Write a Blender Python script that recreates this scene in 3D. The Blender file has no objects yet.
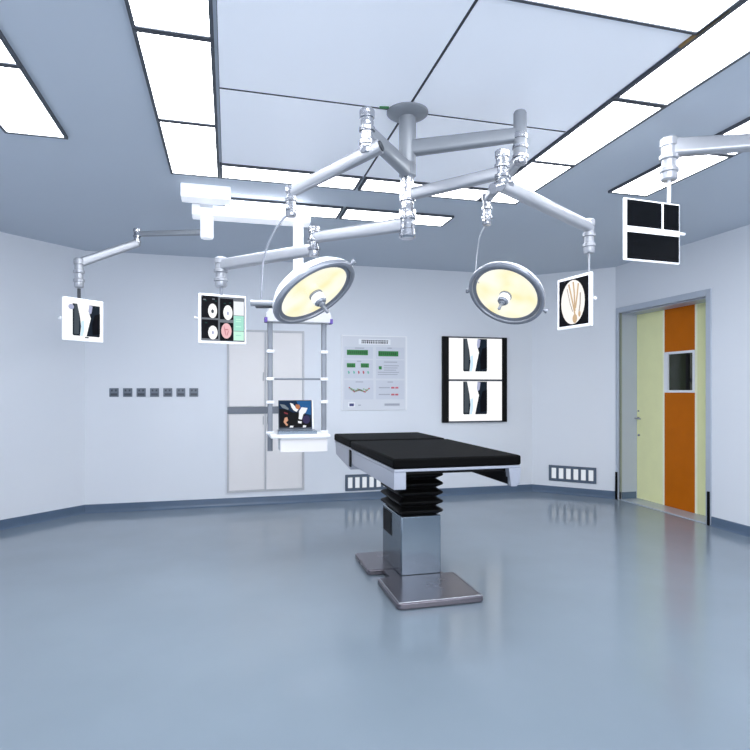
import bpy, bmesh, math, random
from mathutils import Vector, Matrix
random.seed(4)
PI = math.pi
col = bpy.context.scene.collection
TH = math.radians(14.4); FP = 570.0; EYE = 1.36; HOR = 390.0; CEIL = 2.9
FW = Vector((math.sin(TH), math.cos(TH), 0)); RT = Vector((math.cos(TH), -math.sin(TH), 0)); UP = Vector((0, 0, 1))

def P(px, py, d):
    """world point seen at a pixel of the photograph at forward distance d (metres)"""
    return FW * d + RT * ((px - 375) / FP * d) + UP * (EYE + (HOR - py) * d / FP)

# ------------------------------------------------------------------ materials
def lin(v):
    v /= 255.0
    return v / 12.92 if v <= .04045 else ((v + .055) / 1.055) ** 2.4
def rgb(r, g, b): return (lin(r), lin(g), lin(b), 1)
MATS = {}
def mat(name, c, rough=.5, metal=0, bump=0, bscale=40, var=0, vscale=3, spec=.5, emit=None, es=0, coat=0, rvar=0):
    if name in MATS: return MATS[name]
    m = bpy.data.materials.new(name); m.use_nodes = True
    nt = m.node_tree; b = nt.nodes['Principled BSDF']
    base = rgb(*c)
    b.inputs['Base Color'].default_value = base
    b.inputs['Roughness'].default_value = rough
    b.inputs['Metallic'].default_value = metal
    b.inputs['Specular IOR Level'].default_value = spec
    b.inputs['Coat Weight'].default_value = coat
    if emit:
        b.inputs['Emission Color'].default_value = rgb(*emit); b.inputs['Emission Strength'].default_value = es
    tc = nt.nodes.new('ShaderNodeTexCoord')
    if var or rvar:
        n = nt.nodes.new('ShaderNodeTexNoise'); n.inputs['Scale'].default_value = vscale; n.inputs['Detail'].default_value = 4
        nt.links.new(tc.outputs['Object'], n.inputs['Vector'])
        if var:
            r = nt.nodes.new('ShaderNodeValToRGB')
            r.color_ramp.elements[0].position = .3; r.color_ramp.elements[1].position = .7
            r.color_ramp.elements[0].color = tuple(x * (1 - var) for x in base[:3]) + (1,)
            r.color_ramp.elements[1].color = tuple(min(1, x * (1 + var)) for x in base[:3]) + (1,)
            nt.links.new(n.outputs['Fac'], r.inputs['Fac']); nt.links.new(r.outputs['Color'], b.inputs['Base Color'])
        if rvar:
            mr = nt.nodes.new('ShaderNodeMapRange')
            mr.inputs['To Min'].default_value = max(.02, rough - rvar); mr.inputs['To Max'].default_value = rough + rvar
            nt.links.new(n.outputs['Fac'], mr.inputs['Value']); nt.links.new(mr.outputs['Result'], b.inputs['Roughness'])
    if bump:
        n2 = nt.nodes.new('ShaderNodeTexNoise'); n2.inputs['Scale'].default_value = bscale; n2.inputs['Detail'].default_value = 3
        bp = nt.nodes.new('ShaderNodeBump'); bp.inputs['Strength'].default_value = bump; bp.inputs['Distance'].default_value = .01
        nt.links.new(tc.outputs['Object'], n2.inputs['Vector']); nt.links.new(n2.outputs['Fac'], bp.inputs['Height'])
        nt.links.new(bp.outputs['Normal'], b.inputs['Normal'])
    MATS[name] = m
    return m
def flat(name, c, e=1.0):
    """a lit or printed flat colour for screens and film"""
    return mat(name, tuple(int(v * .3) for v in c), rough=.35, emit=c, es=e, spec=.08)

M_WALL = mat('wall_paint', (227, 231, 238), rough=.42, var=.012, vscale=.8, bump=.02, bscale=60, spec=.35)
M_CEIL = mat('ceiling_paint', (198, 207, 219), rough=.6, var=.012, vscale=1)
M_LAM = mat('ceiling_panel_added_glow', (232, 236, 243), rough=.4, emit=(215, 222, 240), es=.20)  # faint emission added to brighten the centre panels, which are no lamps
M_FLOOR = mat('vinyl_floor', (128, 141, 153), rough=.15, var=.035, vscale=1.6, bump=.012, bscale=9, spec=.5, rvar=.05)
M_BASE = mat('skirting_vinyl', (84, 103, 126), rough=.3, var=.05, vscale=4)
M_LIGHT = mat('light_diffuser', (240, 245, 255), emit=(250, 252, 255), es=12.3)
M_ALU = mat('anodised_aluminium', (84, 88, 96), rough=.45, metal=.2, spec=.2)
M_GAP = mat('dark_gap', (52, 56, 62), rough=.6)
M_ARM = mat('satin_arm_metal', (166, 169, 176), rough=.32, metal=.45, var=.03, vscale=12)
M_COLM = mat('grey_column_metal', (140, 145, 152), rough=.38, metal=.35)
M_CHROME = mat('polished_joint', (176, 178, 184), rough=.16, metal=.9, bump=.6, bscale=14)
M_WHITE = mat('white_plastic', (238, 240, 244), rough=.35)
M_WHITEL = mat('white_coat_added_glow', (240, 242, 246), rough=.4, emit=(240, 243, 250), es=.45)  # white coat with added emission, so unlit white parts stay bright
M_RIM = mat('lamp_rim_grey', (146, 151, 162), rough=.3, metal=.3)
M_BLACK = mat('black_mattress', (11, 11, 12), rough=.6, bump=.15, bscale=30, spec=.04)
M_BELL = mat('black_rubber_bellows', (9, 9, 10), rough=.5, spec=.2)
M_STEEL = mat('stainless_steel', (122, 134, 146), rough=.22, metal=.85, rvar=.06, vscale=6)
M_RAIL = mat('rail_aluminium', (176, 180, 192), rough=.35, metal=.5)
M_PLATE = mat('base_plate_steel', (112, 108, 116), rough=.26, metal=.75, rvar=.04, vscale=8)
M_DARK = mat('matt_black', (10, 10, 12), rough=.5, spec=.15)
M_GLOSSB = mat('black_display_glass', (8, 9, 12), rough=.15, spec=.15)
M_YEL = mat('cream_green_laminate', (240, 241, 186), rough=.45, spec=.15, var=.02, vscale=5)
M_YEL2 = mat('pale_cream_edge', (252, 252, 222), rough=.45, spec=.2)
M_ORG = mat('orange_laminate', (196, 104, 8), rough=.45, spec=.1, var=.04, vscale=6)
M_FRAME = mat('door_frame_metal', (186, 194, 206), rough=.35, metal=.25)
M_REV = mat('door_reveal_metal', (186, 194, 210), rough=.35, metal=.15)
M_OLIVE = mat('olive_strip', (142, 150, 138), rough=.4)  # greenish strip at the edge of the far door jamb
M_GLASSG = mat('dark_green_glass', (44, 50, 36), rough=.08)
M_CAB = mat('cabinet_off_white', (236, 233, 233), rough=.4, var=.01)
M_CABF = mat('cabinet_edge_grey', (196, 197, 201), rough=.4)
M_BAND = mat('dark_grey_band', (98, 104, 114), rough=.3, metal=.4)
M_SOCK = mat('socket_grey', (104, 114, 128), rough=.35)
M_SOCKD = mat('socket_dark', (58, 66, 78), rough=.3)
M_VENT = mat('vent_frame_slate', (84, 98, 116), rough=.4)
M_VW = flat('vent_white_added_glow', (228, 234, 242), .9)  # vent cells are no light source; emission added to keep them bright white
M_PURP = mat('violet_plastic', (86, 62, 150), rough=.4)
M_GREEN = mat('green_plastic', (30, 120, 60), rough=.4)
M_BROWN = mat('brown_trim', (120, 92, 40), rough=.4)
M_RAILG = mat('rail_grey', (112, 118, 128), rough=.35, metal=.3)

def lens_mat():
    m = bpy.data.materials.new('warm_lens'); m.use_nodes = True; nt = m.node_tree
    b = nt.nodes['Principled BSDF']; b.inputs['Base Color'].default_value = rgb(60, 55, 40); b.inputs['Roughness'].default_value = .15
    tc = nt.nodes.new('ShaderNodeTexCoord'); n = nt.nodes.new('ShaderNodeTexNoise')
    n.inputs['Scale'].default_value = 6; n.inputs['Detail'].default_value = 1
    r = nt.nodes.new('ShaderNodeValToRGB'); e = r.color_ramp.elements
    e[0].position = .3; e[0].color = rgb(254, 240, 178)
    e[1].position = .62; e[1].color = rgb(255, 254, 240)
    x = e.new(.42); x.color = rgb(255, 249, 212)
    nt.links.new(tc.outputs['Object'], n.inputs['Vector']); nt.links.new(n.outputs['Fac'], r.inputs['Fac'])
    nt.links.new(r.outputs['Color'], b.inputs['Emission Color']); b.inputs['Emission Strength'].default_value = 1.0
    return m
M_LENS = lens_mat()

# ------------------------------------------------------------------ object helpers
WM = {}
def thing(name, label, cat, loc=(0, 0, 0), rot=None, group=None, kind=None):
    o = bpy.data.objects.new(name, None); col.objects.link(o)
    mw = Matrix.Translation(Vector(loc)) @ (rot.to_4x4() if rot else Matrix.Identity(4))
    o.matrix_basis = mw; o.empty_display_size = .05; WM[o.name] = mw
    o['label'] = label; o['category'] = cat
    if group: o['group'] = group
    if kind: o['kind'] = kind
    return o
def tag(o, label, cat, group=None):
    o['label'] = label; o['category'] = cat
    if group: o['group'] = group
def obj(name, bm, mats, parent=None, world=True, smooth=False, bevel=0, label=None, segs=2):
    if parent is not None and world: bm.transform(WM[parent.name].inverted())
    me = bpy.data.meshes.new(name); bmesh.ops.recalc_face_normals(bm, faces=bm.faces[:])
    bm.to_mesh(me); bm.free()
    for m in (mats if isinstance(mats, (list, tuple)) else [mats]): me.materials.append(m)
    if smooth:
        for p in me.polygons: p.use_smooth = True
    o = bpy.data.objects.new(name, me); col.objects.link(o)
    if smooth:
        me.set_sharp_from_angle(angle=math.radians(38))
    if bevel:
        bv = o.modifiers.new('bevel', 'BEVEL'); bv.width = bevel; bv.segments = segs; bv.limit_method = 'ANGLE'
    if parent is not None:
        o.parent = parent; WM[o.name] = WM[parent.name]
    else: WM[o.name] = Matrix.Identity(4)
    if label: o['label'] = label
    return o
def struct(name, bm, m, parent=None, **k):
    o = obj(name, bm, m, parent, **k)
    if parent is None: o['kind'] = 'structure'
    return o
def B(): return bmesh.new()
def box(bm, a, b, M=None):
    x0, y0, z0 = a; x1, y1, z1 = b
    v = [Vector(c) for c in ((x0,y0,z0),(x1,y0,z0),(x1,y1,z0),(x0,y1,z0),(x0,y0,z1),(x1,y0,z1),(x1,y1,z1),(x0,y1,z1))]
    if M: v = [M @ c for c in v]
    v = [bm.verts.new(c) for c in v]
    for f in ((3,2,1,0),(4,5,6,7),(0,1,5,4),(1,2,6,5),(2,3,7,6),(3,0,4,7)): bm.faces.new([v[i] for i in f])
    return bm
def prism(bm, pts, h0, h1, M=None):
    """pts in (x,y), extruded h0..h1 along z, then mapped by M"""
    lo = [Vector((x, y, h0)) for x, y in pts]; hi = [Vector((x, y, h1)) for x, y in pts]
    if M: lo = [M @ c for c in lo]; hi = [M @ c for c in hi]
    lo = [bm.verts.new(c) for c in lo]; hi = [bm.verts.new(c) for c in hi]; n = len(pts)
    bm.faces.new(lo[::-1]); bm.faces.new(hi)
    for i in range(n): bm.faces.new((lo[i], lo[(i+1) % n], hi[(i+1) % n], hi[i]))
    return bm
def frame_of(p0, p1, up=UP):
    z = (p1 - p0).normalized()
    if abs(z.dot(up)) > .98: up = Vector((0, 1, 0))
    x = up.cross(z).normalized(); y = z.cross(x)
    m = Matrix((x, y, z)).transposed().to_4x4(); m.translation = p0
    return m
def lathe(bm, prof, M=None, n=28):
    """prof: (radius, height) pairs"""
    rings = []
    for r, h in prof:
        if r < 1e-5:
            c = Vector((0, 0, h)); rings.append([bm.verts.new(M @ c if M else c)])
        else:
            ring = []
            for i in range(n):
                a = 2 * PI * i / n; c = Vector((r * math.cos(a), r * math.sin(a), h)); ring.append(bm.verts.new(M @ c if M else c))
            rings.append(ring)
    for a, b in zip(rings, rings[1:]):
        for i in range(n):
            j = (i + 1) % n
            if len(a) == 1 and len(b) == 1: continue
            if len(a) == 1: bm.faces.new((a[0], b[i], b[j]))
            elif len(b) == 1: bm.faces.new((a[i], a[j], b[0]))
            else: bm.faces.new((a[i], a[j], b[j], b[i]))
    if len(rings[0]) > 1: bm.faces.new(rings[0][::-1])
    if len(rings[-1]) > 1: bm.faces.new(rings[-1])
    return bm
def cyl(bm, p0, p1, r, r2=None, n=24):
    p0 = Vector(p0); p1 = Vector(p1)
    return lathe(bm, [(r, 0), (r if r2 is None else r2, (p1 - p0).length)], frame_of(p0, p1), n)
def beam(bm, p0, p1, w, h, w2=None, h2=None, rr=.3, n=4):
    """bar with a rounded-rectangle section, tapering from w x h to w2 x h2"""
    p0 = Vector(p0); p1 = Vector(p1); w2 = w2 or w; h2 = h2 or h
    M = frame_of(p0, p1); L = (p1 - p0).length; rings = []
    for (ww, hh, z) in ((w, h, 0), (w2, h2, L)):
        r = min(ww, hh) * rr; ring = []
        for cx, cy, a0 in ((1, 1, 0), (-1, 1, PI/2), (-1, -1, PI), (1, -1, 1.5*PI)):
            for k in range(n + 1):
                a = a0 + PI / 2 * k / n
                ring.append(bm.verts.new(M @ Vector((cx*(ww/2 - r) + r*math.cos(a), cy*(hh/2 - r) + r*math.sin(a), z))))
        rings.append(ring)
    a, b = rings; N = len(a)
    for i in range(N): bm.faces.new((a[i], a[(i+1) % N], b[(i+1) % N], b[i]))
    bm.faces.new(a[::-1]); bm.faces.new(b)
    return bm
def tube(bm, pts, r, n=10, sub=8):
    pts = [Vector(p) for p in pts]; Q = []
    for i in range(len(pts) - 1):
        a = pts[max(i-1, 0)]; b = pts[i]; c = pts[i+1]; d = pts[min(i+2, len(pts)-1)]
        for k in range(sub):
            t = k / sub
            Q.append(.5 * ((2*b) + (c-a)*t + (2*a-5*b+4*c-d)*t*t + (-a+3*b-3*c+d)*t**3))
    Q.append(pts[-1]); rings = []; prev = None
    for i, q in enumerate(Q):
        t = (Q[min(i+1, len(Q)-1)] - Q[max(i-1, 0)]).normalized()
        x = prev - t * prev.dot(t) if prev else (Vector((1, 0, 0)) if abs(t.x) < .9 else Vector((0, 1, 0))).cross(t)
        x.normalize(); y = t.cross(x); prev = x
        rings.append([bm.verts.new(q + x*r*math.cos(2*PI*k/n) + y*r*math.sin(2*PI*k/n)) for k in range(n)])
    for a, b in zip(rings, rings[1:]):
        for k in range(n): bm.faces.new((a[k], a[(k+1) % n], b[(k+1) % n], b[k]))
    bm.faces.new(rings[0][::-1]); bm.faces.new(rings[-1])
    return bm
class Pic:
    """flat printed or lit picture in a local plane: x right, z up, facing -y; each patch sits a hair in front of the last"""
    def __init__(s, y=0.0): s.bm = B(); s.m = []; s.y = y; s.k = 0
    def poly(s, pts, m, up=True):
        if m not in s.m: s.m.append(m)
        if up: s.k += 1
        y = s.y - .0006 * s.k
        area = sum(pts[i][0]*pts[(i+1) % len(pts)][1] - pts[(i+1) % len(pts)][0]*pts[i][1] for i in range(len(pts)))
        if area < 0: pts = pts[::-1]
        f = s.bm.faces.new([s.bm.verts.new((x, y, z)) for x, z in pts]); f.material_index = s.m.index(m)
    def rect(s, x0, z0, x1, z1, m, up=True): s.poly([(x0, z0), (x1, z0), (x1, z1), (x0, z1)], m, up)
    def ell(s, cx, cz, rx, rz, m, n=28, up=True, rot=0):
        c, q = math.cos(rot), math.sin(rot)
        s.poly([(cx + rx*math.cos(2*PI*i/n)*c - rz*math.sin(2*PI*i/n)*q, cz + rx*math.cos(2*PI*i/n)*q + rz*math.sin(2*PI*i/n)*c) for i in range(n)], m, up)
    def build(s, name, parent, M=None):
        if M: s.bm.transform(M)
        me = bpy.data.meshes.new(name); s.bm.to_mesh(me); s.bm.free()
        for m in s.m: me.materials.append(m)
        o = bpy.data.objects.new(name, me); col.objects.link(o); o.parent = parent; WM[o.name] = WM[parent.name]
        return o

# ------------------------------------------------------------------ room shell (an octagonal operating theatre)
XL, XR, YB, YF = -2.27, 4.69, 6.896, -1.6
A = Vector((-1.54, YB, 0)); Bc = Vector((3.954, YB, 0)); C = Vector((XR, 6.16, 0)); L = Vector((XL, 6.166, 0))
DY0, DY1, DZ = 4.76, 6.09, 2.31      # clear door opening
def wall_seg(bm, p, q, z0=0, z1=CEIL, t=.12):
    d = (q - p).normalized(); n = Vector((-d.y, d.x, 0))       # outward is on the left when walking clockwise seen from above
    a = p - d * 0; b = q
    pts = [a, b, b + n * t, a + n * t]
    lo = [bm.verts.new((c.x, c.y, z0)) for c in pts]; hi = [bm.verts.new((c.x, c.y, z1)) for c in pts]
    bm.faces.new(lo); bm.faces.new(hi)
    for i in range(4): bm.faces.new((lo[i], lo[(i+1) % 4], hi[(i+1) % 4], hi[i]))
    return bm
struct('wall_back', wall_seg(B(), A, Bc), M_WALL)
struct('wall_back_right', wall_seg(B(), Bc, C), M_WALL)
struct('wall_back_left', wall_seg(B(), L, A), M_WALL)
struct('wall_left', wall_seg(B(), Vector((XL, YF, 0)), L), M_WALL)
struct('wall_front', wall_seg(B(), Vector((XR, YF, 0)), Vector((XL, YF, 0))), M_WALL)
bm = B()
box(bm, (XR, YF, 0), (XR + .30, DY0, CEIL)); box(bm, (XR, DY1, 0), (XR + .30, C.y, CEIL)); box(bm, (XR, DY0, DZ), (XR + .30, DY1, CEIL))
struct('wall_right', bm, M_WALL)
def room_poly(e=0.0): return [(XL - e, YF - e), (XR + e, YF - e), (XR + e, C.y + e*.4), (Bc.x + e*.4, YB + e), (A.x - e*.4, YB + e), (XL - e, L.y + e*.4)]
struct('floor', prism(B(), room_poly(.4), -.1, 0), M_FLOOR)
struct('ceiling', prism(B(), room_poly(.4), CEIL, CEIL + .1), M_CEIL)

def skirting(name, p, q):
    d = (q - p).normalized(); n = Vector((d.y, -d.x, 0)); Lg = (q - p).length
    M = Matrix((d, n, UP)).transposed().to_4x4(); M.translation = p
    bm = B(); prof = [(0, 0), (.03, 0), (.016, .012), (.012, .03), (.012, .088), (.004, .094), (0, .094)]
    a = [bm.verts.new(M @ Vector((0, y, z))) for y, z in prof]; b = [bm.verts.new(M @ Vector((Lg, y, z))) for y, z in prof]
    for i in range(len(prof)): bm.faces.new((a[i], a[(i+1) % len(prof)], b[(i+1) % len(prof)], b[i]))
    bm.faces.new(a[::-1]); bm.faces.new(b)
    struct(name, bm, M_BASE)
skirting('baseboard_back', A, Bc)
skirting('baseboard_back_right', Bc, C)
skirting('baseboard_back_left', L, A)
skirting('baseboard_left', Vector((XL, YF, 0)), L)
skirting('baseboard_right', Vector((XR, 4.69, 0)), Vector((XR, YF, 0)))
struct('baseboard_door', box(B(), (XR + .03, DY1 - .012, 0), (XR + .235, DY1, .094)), M_BASE)

# door in the right wall
bm = B(); F = .012
box(bm, (XR - F, DY0 - .065, 0), (XR + .03, DY0, DZ + .07)); box(bm, (XR - F, DY1, 0), (XR + .03, DY1 + .055, DZ + .07)); box(bm, (XR - F, DY0, DZ), (XR + .03, DY1, DZ + .07))
struct('trim_1', bm, M_FRAME, bevel=.004)
bm = B()
box(bm, (XR + .03, DY0, .0), (XR + .30, DY0 + .012, DZ)); box(bm, (XR + .03, DY1 - .008, .0), (XR + .30, DY1, DZ)); box(bm, (XR + .03, DY0 + .012, DZ - .012), (XR + .30, DY1 - .012, DZ))
struct('trim_2', bm, M_REV)
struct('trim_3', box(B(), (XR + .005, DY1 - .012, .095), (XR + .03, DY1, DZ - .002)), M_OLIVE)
d1 = bpy.data.objects.new('door_1', None); col.objects.link(d1); d1.location = (XR + .25, (DY0 + DY1) / 2, 0); d1['kind'] = 'structure'
WM['door_1'] = Matrix.Translation(d1.location)
LX = XR + .25
OY0, OY1 = 5.165, 5.615; WZ0, WZ1 = 1.33, 1.80
bm = B(); box(bm, (LX, OY1, .012), (LX + .04, DY1 - .009, DZ - .013)); box(bm, (LX, DY0 + .013, .012), (LX + .04, OY0, DZ - .013))
obj('door_leaf', bm, M_YEL, d1)
bm = B(); box(bm, (LX - .002, OY0, .012), (LX + .038, OY1, WZ0)); box(bm, (LX - .002, OY0, WZ1), (LX + .038, OY1, DZ - .013))
obj('orange_panel', bm, M_ORG, d1)
bm = B(); box(bm, (LX - .004, OY1, .012), (LX, OY1 + .028, DZ - .013)); box(bm, (LX - .004, OY0 - .03, .012), (LX, OY0, DZ - .013))
obj('edge_strip', bm, M_YEL2, d1)
bm = B(); t = .028
box(bm, (LX - .012, OY0, WZ0), (LX + .03, OY0 + t, WZ1)); box(bm, (LX - .012, OY1 - t*2, WZ0), (LX + .03, OY1, WZ1)); box(bm, (LX - .012, OY0 + t, WZ0), (LX + .03, OY1 - t*2, WZ0 + t)); box(bm, (LX - .012, OY0 + t, WZ1 - t), (LX + .03, OY1 - t*2, WZ1))
w = obj('vision_frame', bm, M_WHITE, d1, bevel=.003)
obj('vision_glass', box(B(), (LX + .012, OY0 + t, WZ0 + t), (LX + .02, OY1 - t*2, WZ1 - t)), M_GLASSG, w)
bm = B(); box(bm, (LX + .006, OY0 + .09, WZ0 + t), (LX + .012, OY0 + .14, WZ1 - t)); box(bm, (LX + .004, OY0 + .04, WZ0 + .12), (LX + .012, OY0 + .09, WZ0 + .16))
obj('inner_bar', bm, M_DARK, w)
bm = B(); cyl(bm, (LX, DY1 - .04, 1.01), (LX - .012, DY1 - .04, 1.01), .016); cyl(bm, (LX, DY1 - .04, 1.10), (LX - .01, DY1 - .04, 1.10), .010)
cyl(bm, (LX - .012, DY1 - .04, 1.01), (LX - .05, DY1 - .04, 1.01), .007); beam(bm, (LX - .05, DY1 - .03, 1.01), (LX - .05, DY1 - .13, 1.005), .012, .014); cyl(bm, (LX, DY1 - .05, .80), (LX - .014, DY1 - .05, .80), .014)
obj('handle', bm, M_CHROME, d1, smooth=True)
struct('trim_4', box(B(), (XR, DY0, 0), (LX, DY1 - .012, .010)), M_FRAME)
for nm, y in (('near', DY0 - .045), ('far', DY1 + .03)):
    o = obj('door_sensor', box(B(), (XR - .03, y - .012, 0), (XR - F, y + .012, .34)), M_DARK, bevel=.003)
    tag(o, 'thin black sensor strip low on the %s jamb of the orange-striped door' % ('near right' if nm == 'near' else 'far left, corner-side'), 'sensor', 'black strips on the door jambs')

# ------------------------------------------------------------------ ceiling: white metal centre panels, light fixtures
cx, cy = .945, 3.0
for i, (x0, x1) in enumerate(((-.045, cx - .008), (cx + .008, 1.937))):
    for j, (y0, y1) in enumerate(((2.035, cy - .012), (cy + .012, 3.98))):
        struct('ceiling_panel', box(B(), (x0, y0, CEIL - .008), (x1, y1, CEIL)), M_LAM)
bm = B(); box(bm, (-.047, 2.03, CEIL - .004), (1.94, 3.99, CEIL - .0005)); struct('trim_5', bm, M_GAP)

def light(x0, x1, y0, y1, label, group, vis=True):
    t = thing('light_panel', label, 'ceiling light', ((x0 + x1) / 2, (y0 + y1) / 2, CEIL), group=group)
    bm = B(); f = .017; z0 = CEIL - .018; z1 = CEIL - .0002
    box(bm, (x0, y0, z0), (x0 + f, y1, z1)); box(bm, (x1 - f, y0, z0), (x1, y1, z1)); box(bm, (x0 + f, y0, z0), (x1 - f, y0 + f, z1)); box(bm, (x0 + f, y1 - f, z0), (x1 - f, y1, z1))
    obj('frame', bm, M_ALU, t)
    obj('diffuser', box(B(), (x0 + f, y0 + f, CEIL - .013), (x1 - f, y1 - f, CEIL - .001)), M_LIGHT, t)
G1 = 'white light panels of the ring around the ceiling mount'
ys = [1.75, 2.58, 3.42, 4.25]
nl = ['cut by the top edge', 'middle of its row', 'far end, above the white track']
nr = ['nearest, at the upper right', 'middle of its row', 'far end, behind the lamp arms']
for k in range(3):
    light(-.395, -.062, ys[k] + .002, ys[k+1] - .002, 'white light panel in the left row of the ring, ' + nl[k], G1)
    light(1.952, 2.285, ys[k] + .002, ys[k+1] - .002, 'white light panel in the right row of the ring, ' + nr[k], G1)
light(-.058, cx - .012, 3.992, 4.25, 'narrow white light strip behind the centre panels, left of the ceiling column', G1)
light(cx + .012, 1.948, 3.992, 4.25, 'narrow white ceiling light strip behind the centre panels, right of the ceiling column', G1)
light(-.058, cx - .012, 1.75, 2.028, 'white ceiling light strip at the near edge of the ring, beside the left row', G1)
light(cx + .012, 1.948, 1.75, 2.028, 'white ceiling light strip at the near edge of the ring, cropped by the photo top', G1)
G2 = 'thin white light strips nearest the back wall'
light(-.04, cx - .012, 4.70, 5.0, 'long white ceiling light strip nearest the back wall, left half over the white track', G2)
light(cx + .012, 1.93, 4.70, 5.0, 'long white ceiling light strip nearest the back wall, right half ending in a slant', G2)
G3 = 'outer side light panels'
light(-1.285, -.945, 3.022, 3.82, 'white ceiling light panel at the far left, farther one with its whole end showing', G3)
light(-1.285, -.945, 2.22, 3.018, 'white ceiling light panel at the far left edge, nearer one mostly cropped', G3)
light(2.84, 3.19, 3.022, 3.82, 'white ceiling light panel above the black four-pane monitor near the door', G3)
light(2.84, 3.19, 2.22, 3.018, 'white ceiling light panel behind the right-hand boom arm, cut by the photo edge', G3)
struct('trim_6', box(B(), (1.938, 1.86, CEIL - .018), (1.951, 2.12, CEIL - .0005)), M_BROWN)

# ------------------------------------------------------------------ built-in cabinet on the back wall
YW = YB
cab = thing('wall_cabinet', 'off-white built-in cabinet with double doors and a dark grey band, flush in the back wall', 'cabinet', (.43, YW, .15))
x0, x1, z0, z1 = -.02, .885, .155, 2.07; yb = YW - .002
bm = B(); f = .022
box(bm, (x0, yb - .016, z0), (x0 + f, yb, z1)); box(bm, (x1 - f, yb - .016, z0), (x1, yb, z1)); box(bm, (x0 + f, yb - .016, z1 - f), (x1 - f, yb, z1)); box(bm, (x0 + f, yb - .016, z0), (x1 - f, yb, z0 + f)); box(bm, (.415, yb - .014, z0 + f), (.432, yb, z1 - f))
obj('cabinet_frame', bm, M_CABF, cab)
for (a, b) in ((x0 + f + .003, .412), (.435, x1 - f - .003)):
    for (c, d) in ((z0 + f + .003, 1.078), (1.165, z1 - f - .003)):
        dr = obj('door', box(B(), (a, yb - .012, c), (b, yb, d)), M_CAB, cab, bevel=.003)
        hx = .398 if a < .3 else .45
        hz = 1.0 if c < 1 else 1.52
        obj('handle', box(B(), (hx - .007, yb - .026, hz - .05), (hx + .007, yb - .012, hz + .05)), M_CABF, dr, bevel=.003)
obj('dark_band', box(B(), (x0 + .006, yb - .022, 1.08), (x1 - f, yb - .0125, 1.162)), M_BAND, cab, label='dark grey horizontal band')

# sockets
for k in range(7):
    sx = -1.24 + k * .1418; sz = 1.332; s = .049
    where = ['first from the left', 'second from the left', 'third from the left', 'middle one', 'third from the right', 'second from the right', 'rightmost, nearest the cabinet'][k]
    t = thing('wall_socket', 'small grey wall socket, %s in the row of seven' % where, 'socket', (sx, YW, sz), group='row of seven wall sockets')
    obj('plate', box(B(), (sx - s, YW - .010, sz - s), (sx + s, YW - .0005, sz + s)), M_SOCK, t, bevel=.004)
    bm = B(); box(bm, (sx - .036, YW - .0125, sz - .036), (sx + .036, YW - .0103, sz - .008))
    box(bm, (sx - .03, YW - .0125, sz + .012), (sx - .012, YW - .0103, sz + .034)); box(bm, (sx + .012, YW - .0125, sz + .012), (sx + .03, YW - .0103, sz + .034))
    obj('socket_insert', bm, M_SOCKD, t)

# low vents
def vent(p, ang, w, h, z, label):
    R = Matrix.Rotation(ang, 3, 'Z')
    t = thing('wall_vent', label, 'vent', p, R, group='low slotted wall vents')
    bm = B(); n = 6; f = .034; g = .032; iw = w - 2 * f; cw = (iw - (n - 1) * g) / n; hz = h
    box(bm, (-w/2, -.014, z), (w/2, -.001, z + f)); box(bm, (-w/2, -.014, z + h - f), (w/2, -.001, z + h))
    box(bm, (-w/2, -.014, z + f), (-w/2 + f, -.001, z + h - f)); box(bm, (w/2 - f, -.014, z + f), (w/2, -.001, z + h - f))
    for i in range(n - 1):
        a = -w/2 + f + cw + i * (cw + g); box(bm, (a, -.014, z + f), (a + g, -.001, z + h - f))
    obj('vent_frame', bm, M_VENT, t, world=False)
    for i in range(n):
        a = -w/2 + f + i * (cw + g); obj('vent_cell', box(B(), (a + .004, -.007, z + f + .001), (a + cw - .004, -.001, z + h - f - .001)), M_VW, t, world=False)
dd = Vector((1, -1, 0)).normalized()
def on_line(px, p, d):
    t = (px - 375) / FP; ray = FW + RT * t
    # p + s d = k ray
    det = d.x * -ray.y - d.y * -ray.x
    s = (-p.x * -ray.y + p.y * -ray.x) / det
    return p + d * s
va = on_line(549, Bc, dd); vb = on_line(596.4, Bc, dd)
vent((va + vb) / 2, -PI / 4, (vb - va).length, .205, .165, 'low slotted white vent in a slate frame on the angled wall beside the orange-striped door')
vent(Vector((1.39 + .29, YW, 0)), 0, .58, .2, .115, 'low slotted white vent on the back wall, half hidden behind the operating table')

# poster
pt = thing('wall_poster', 'white framed notice poster with green blocks and small charts, on the back wall', 'poster', (1.765, YW, 1.57))
w, h = .85, .935; bx0, bz0 = 1.338, 1.105
obj('poster_frame', box(B(), (bx0, YW - .012, bz0), (bx0 + w, YW - .001, bz0 + h)), M_WHITE, pt, bevel=.004)
pc = Pic(YW - .0125)
mg = lambda n, c, e=.25: flat(n, c, e)
PB = mat('poster_paper', (218, 221, 228), rough=.5); PL = mat('poster_panel', (208, 212, 222), rough=.5); PW = mat('poster_white', (240, 242, 246), rough=.5)
PT = mat('poster_title_ink', (52, 54, 66), rough=.5); PG = mat('poster_green', (22, 128, 52), rough=.5); PGD = mat('poster_dark_green', (14, 92, 34), rough=.5); PR = mat('poster_red', (196, 92, 104), rough=.5)
PN = mat('poster_navy', (60, 66, 120), rough=.5); PGY = mat('poster_grey_ink', (168, 172, 184), rough=.5); PTE = mat('poster_teal', (110, 190, 170), rough=.5); PLG = mat('poster_leaf', (140, 185, 140), rough=.5)
def uv(u, v): return bx0 + u / 540 * w, bz0 + h - (v - 130) / 610 * h     # poster picture coordinates
def pr(u0, v0, u1, v1, m, up=True):
    a, b = uv(u0 - 105, v0); c, d = uv(u1 - 105, v1); pc.rect(a, d, c, b, m, up)
pr(115, 140, 630, 735, PB)
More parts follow.
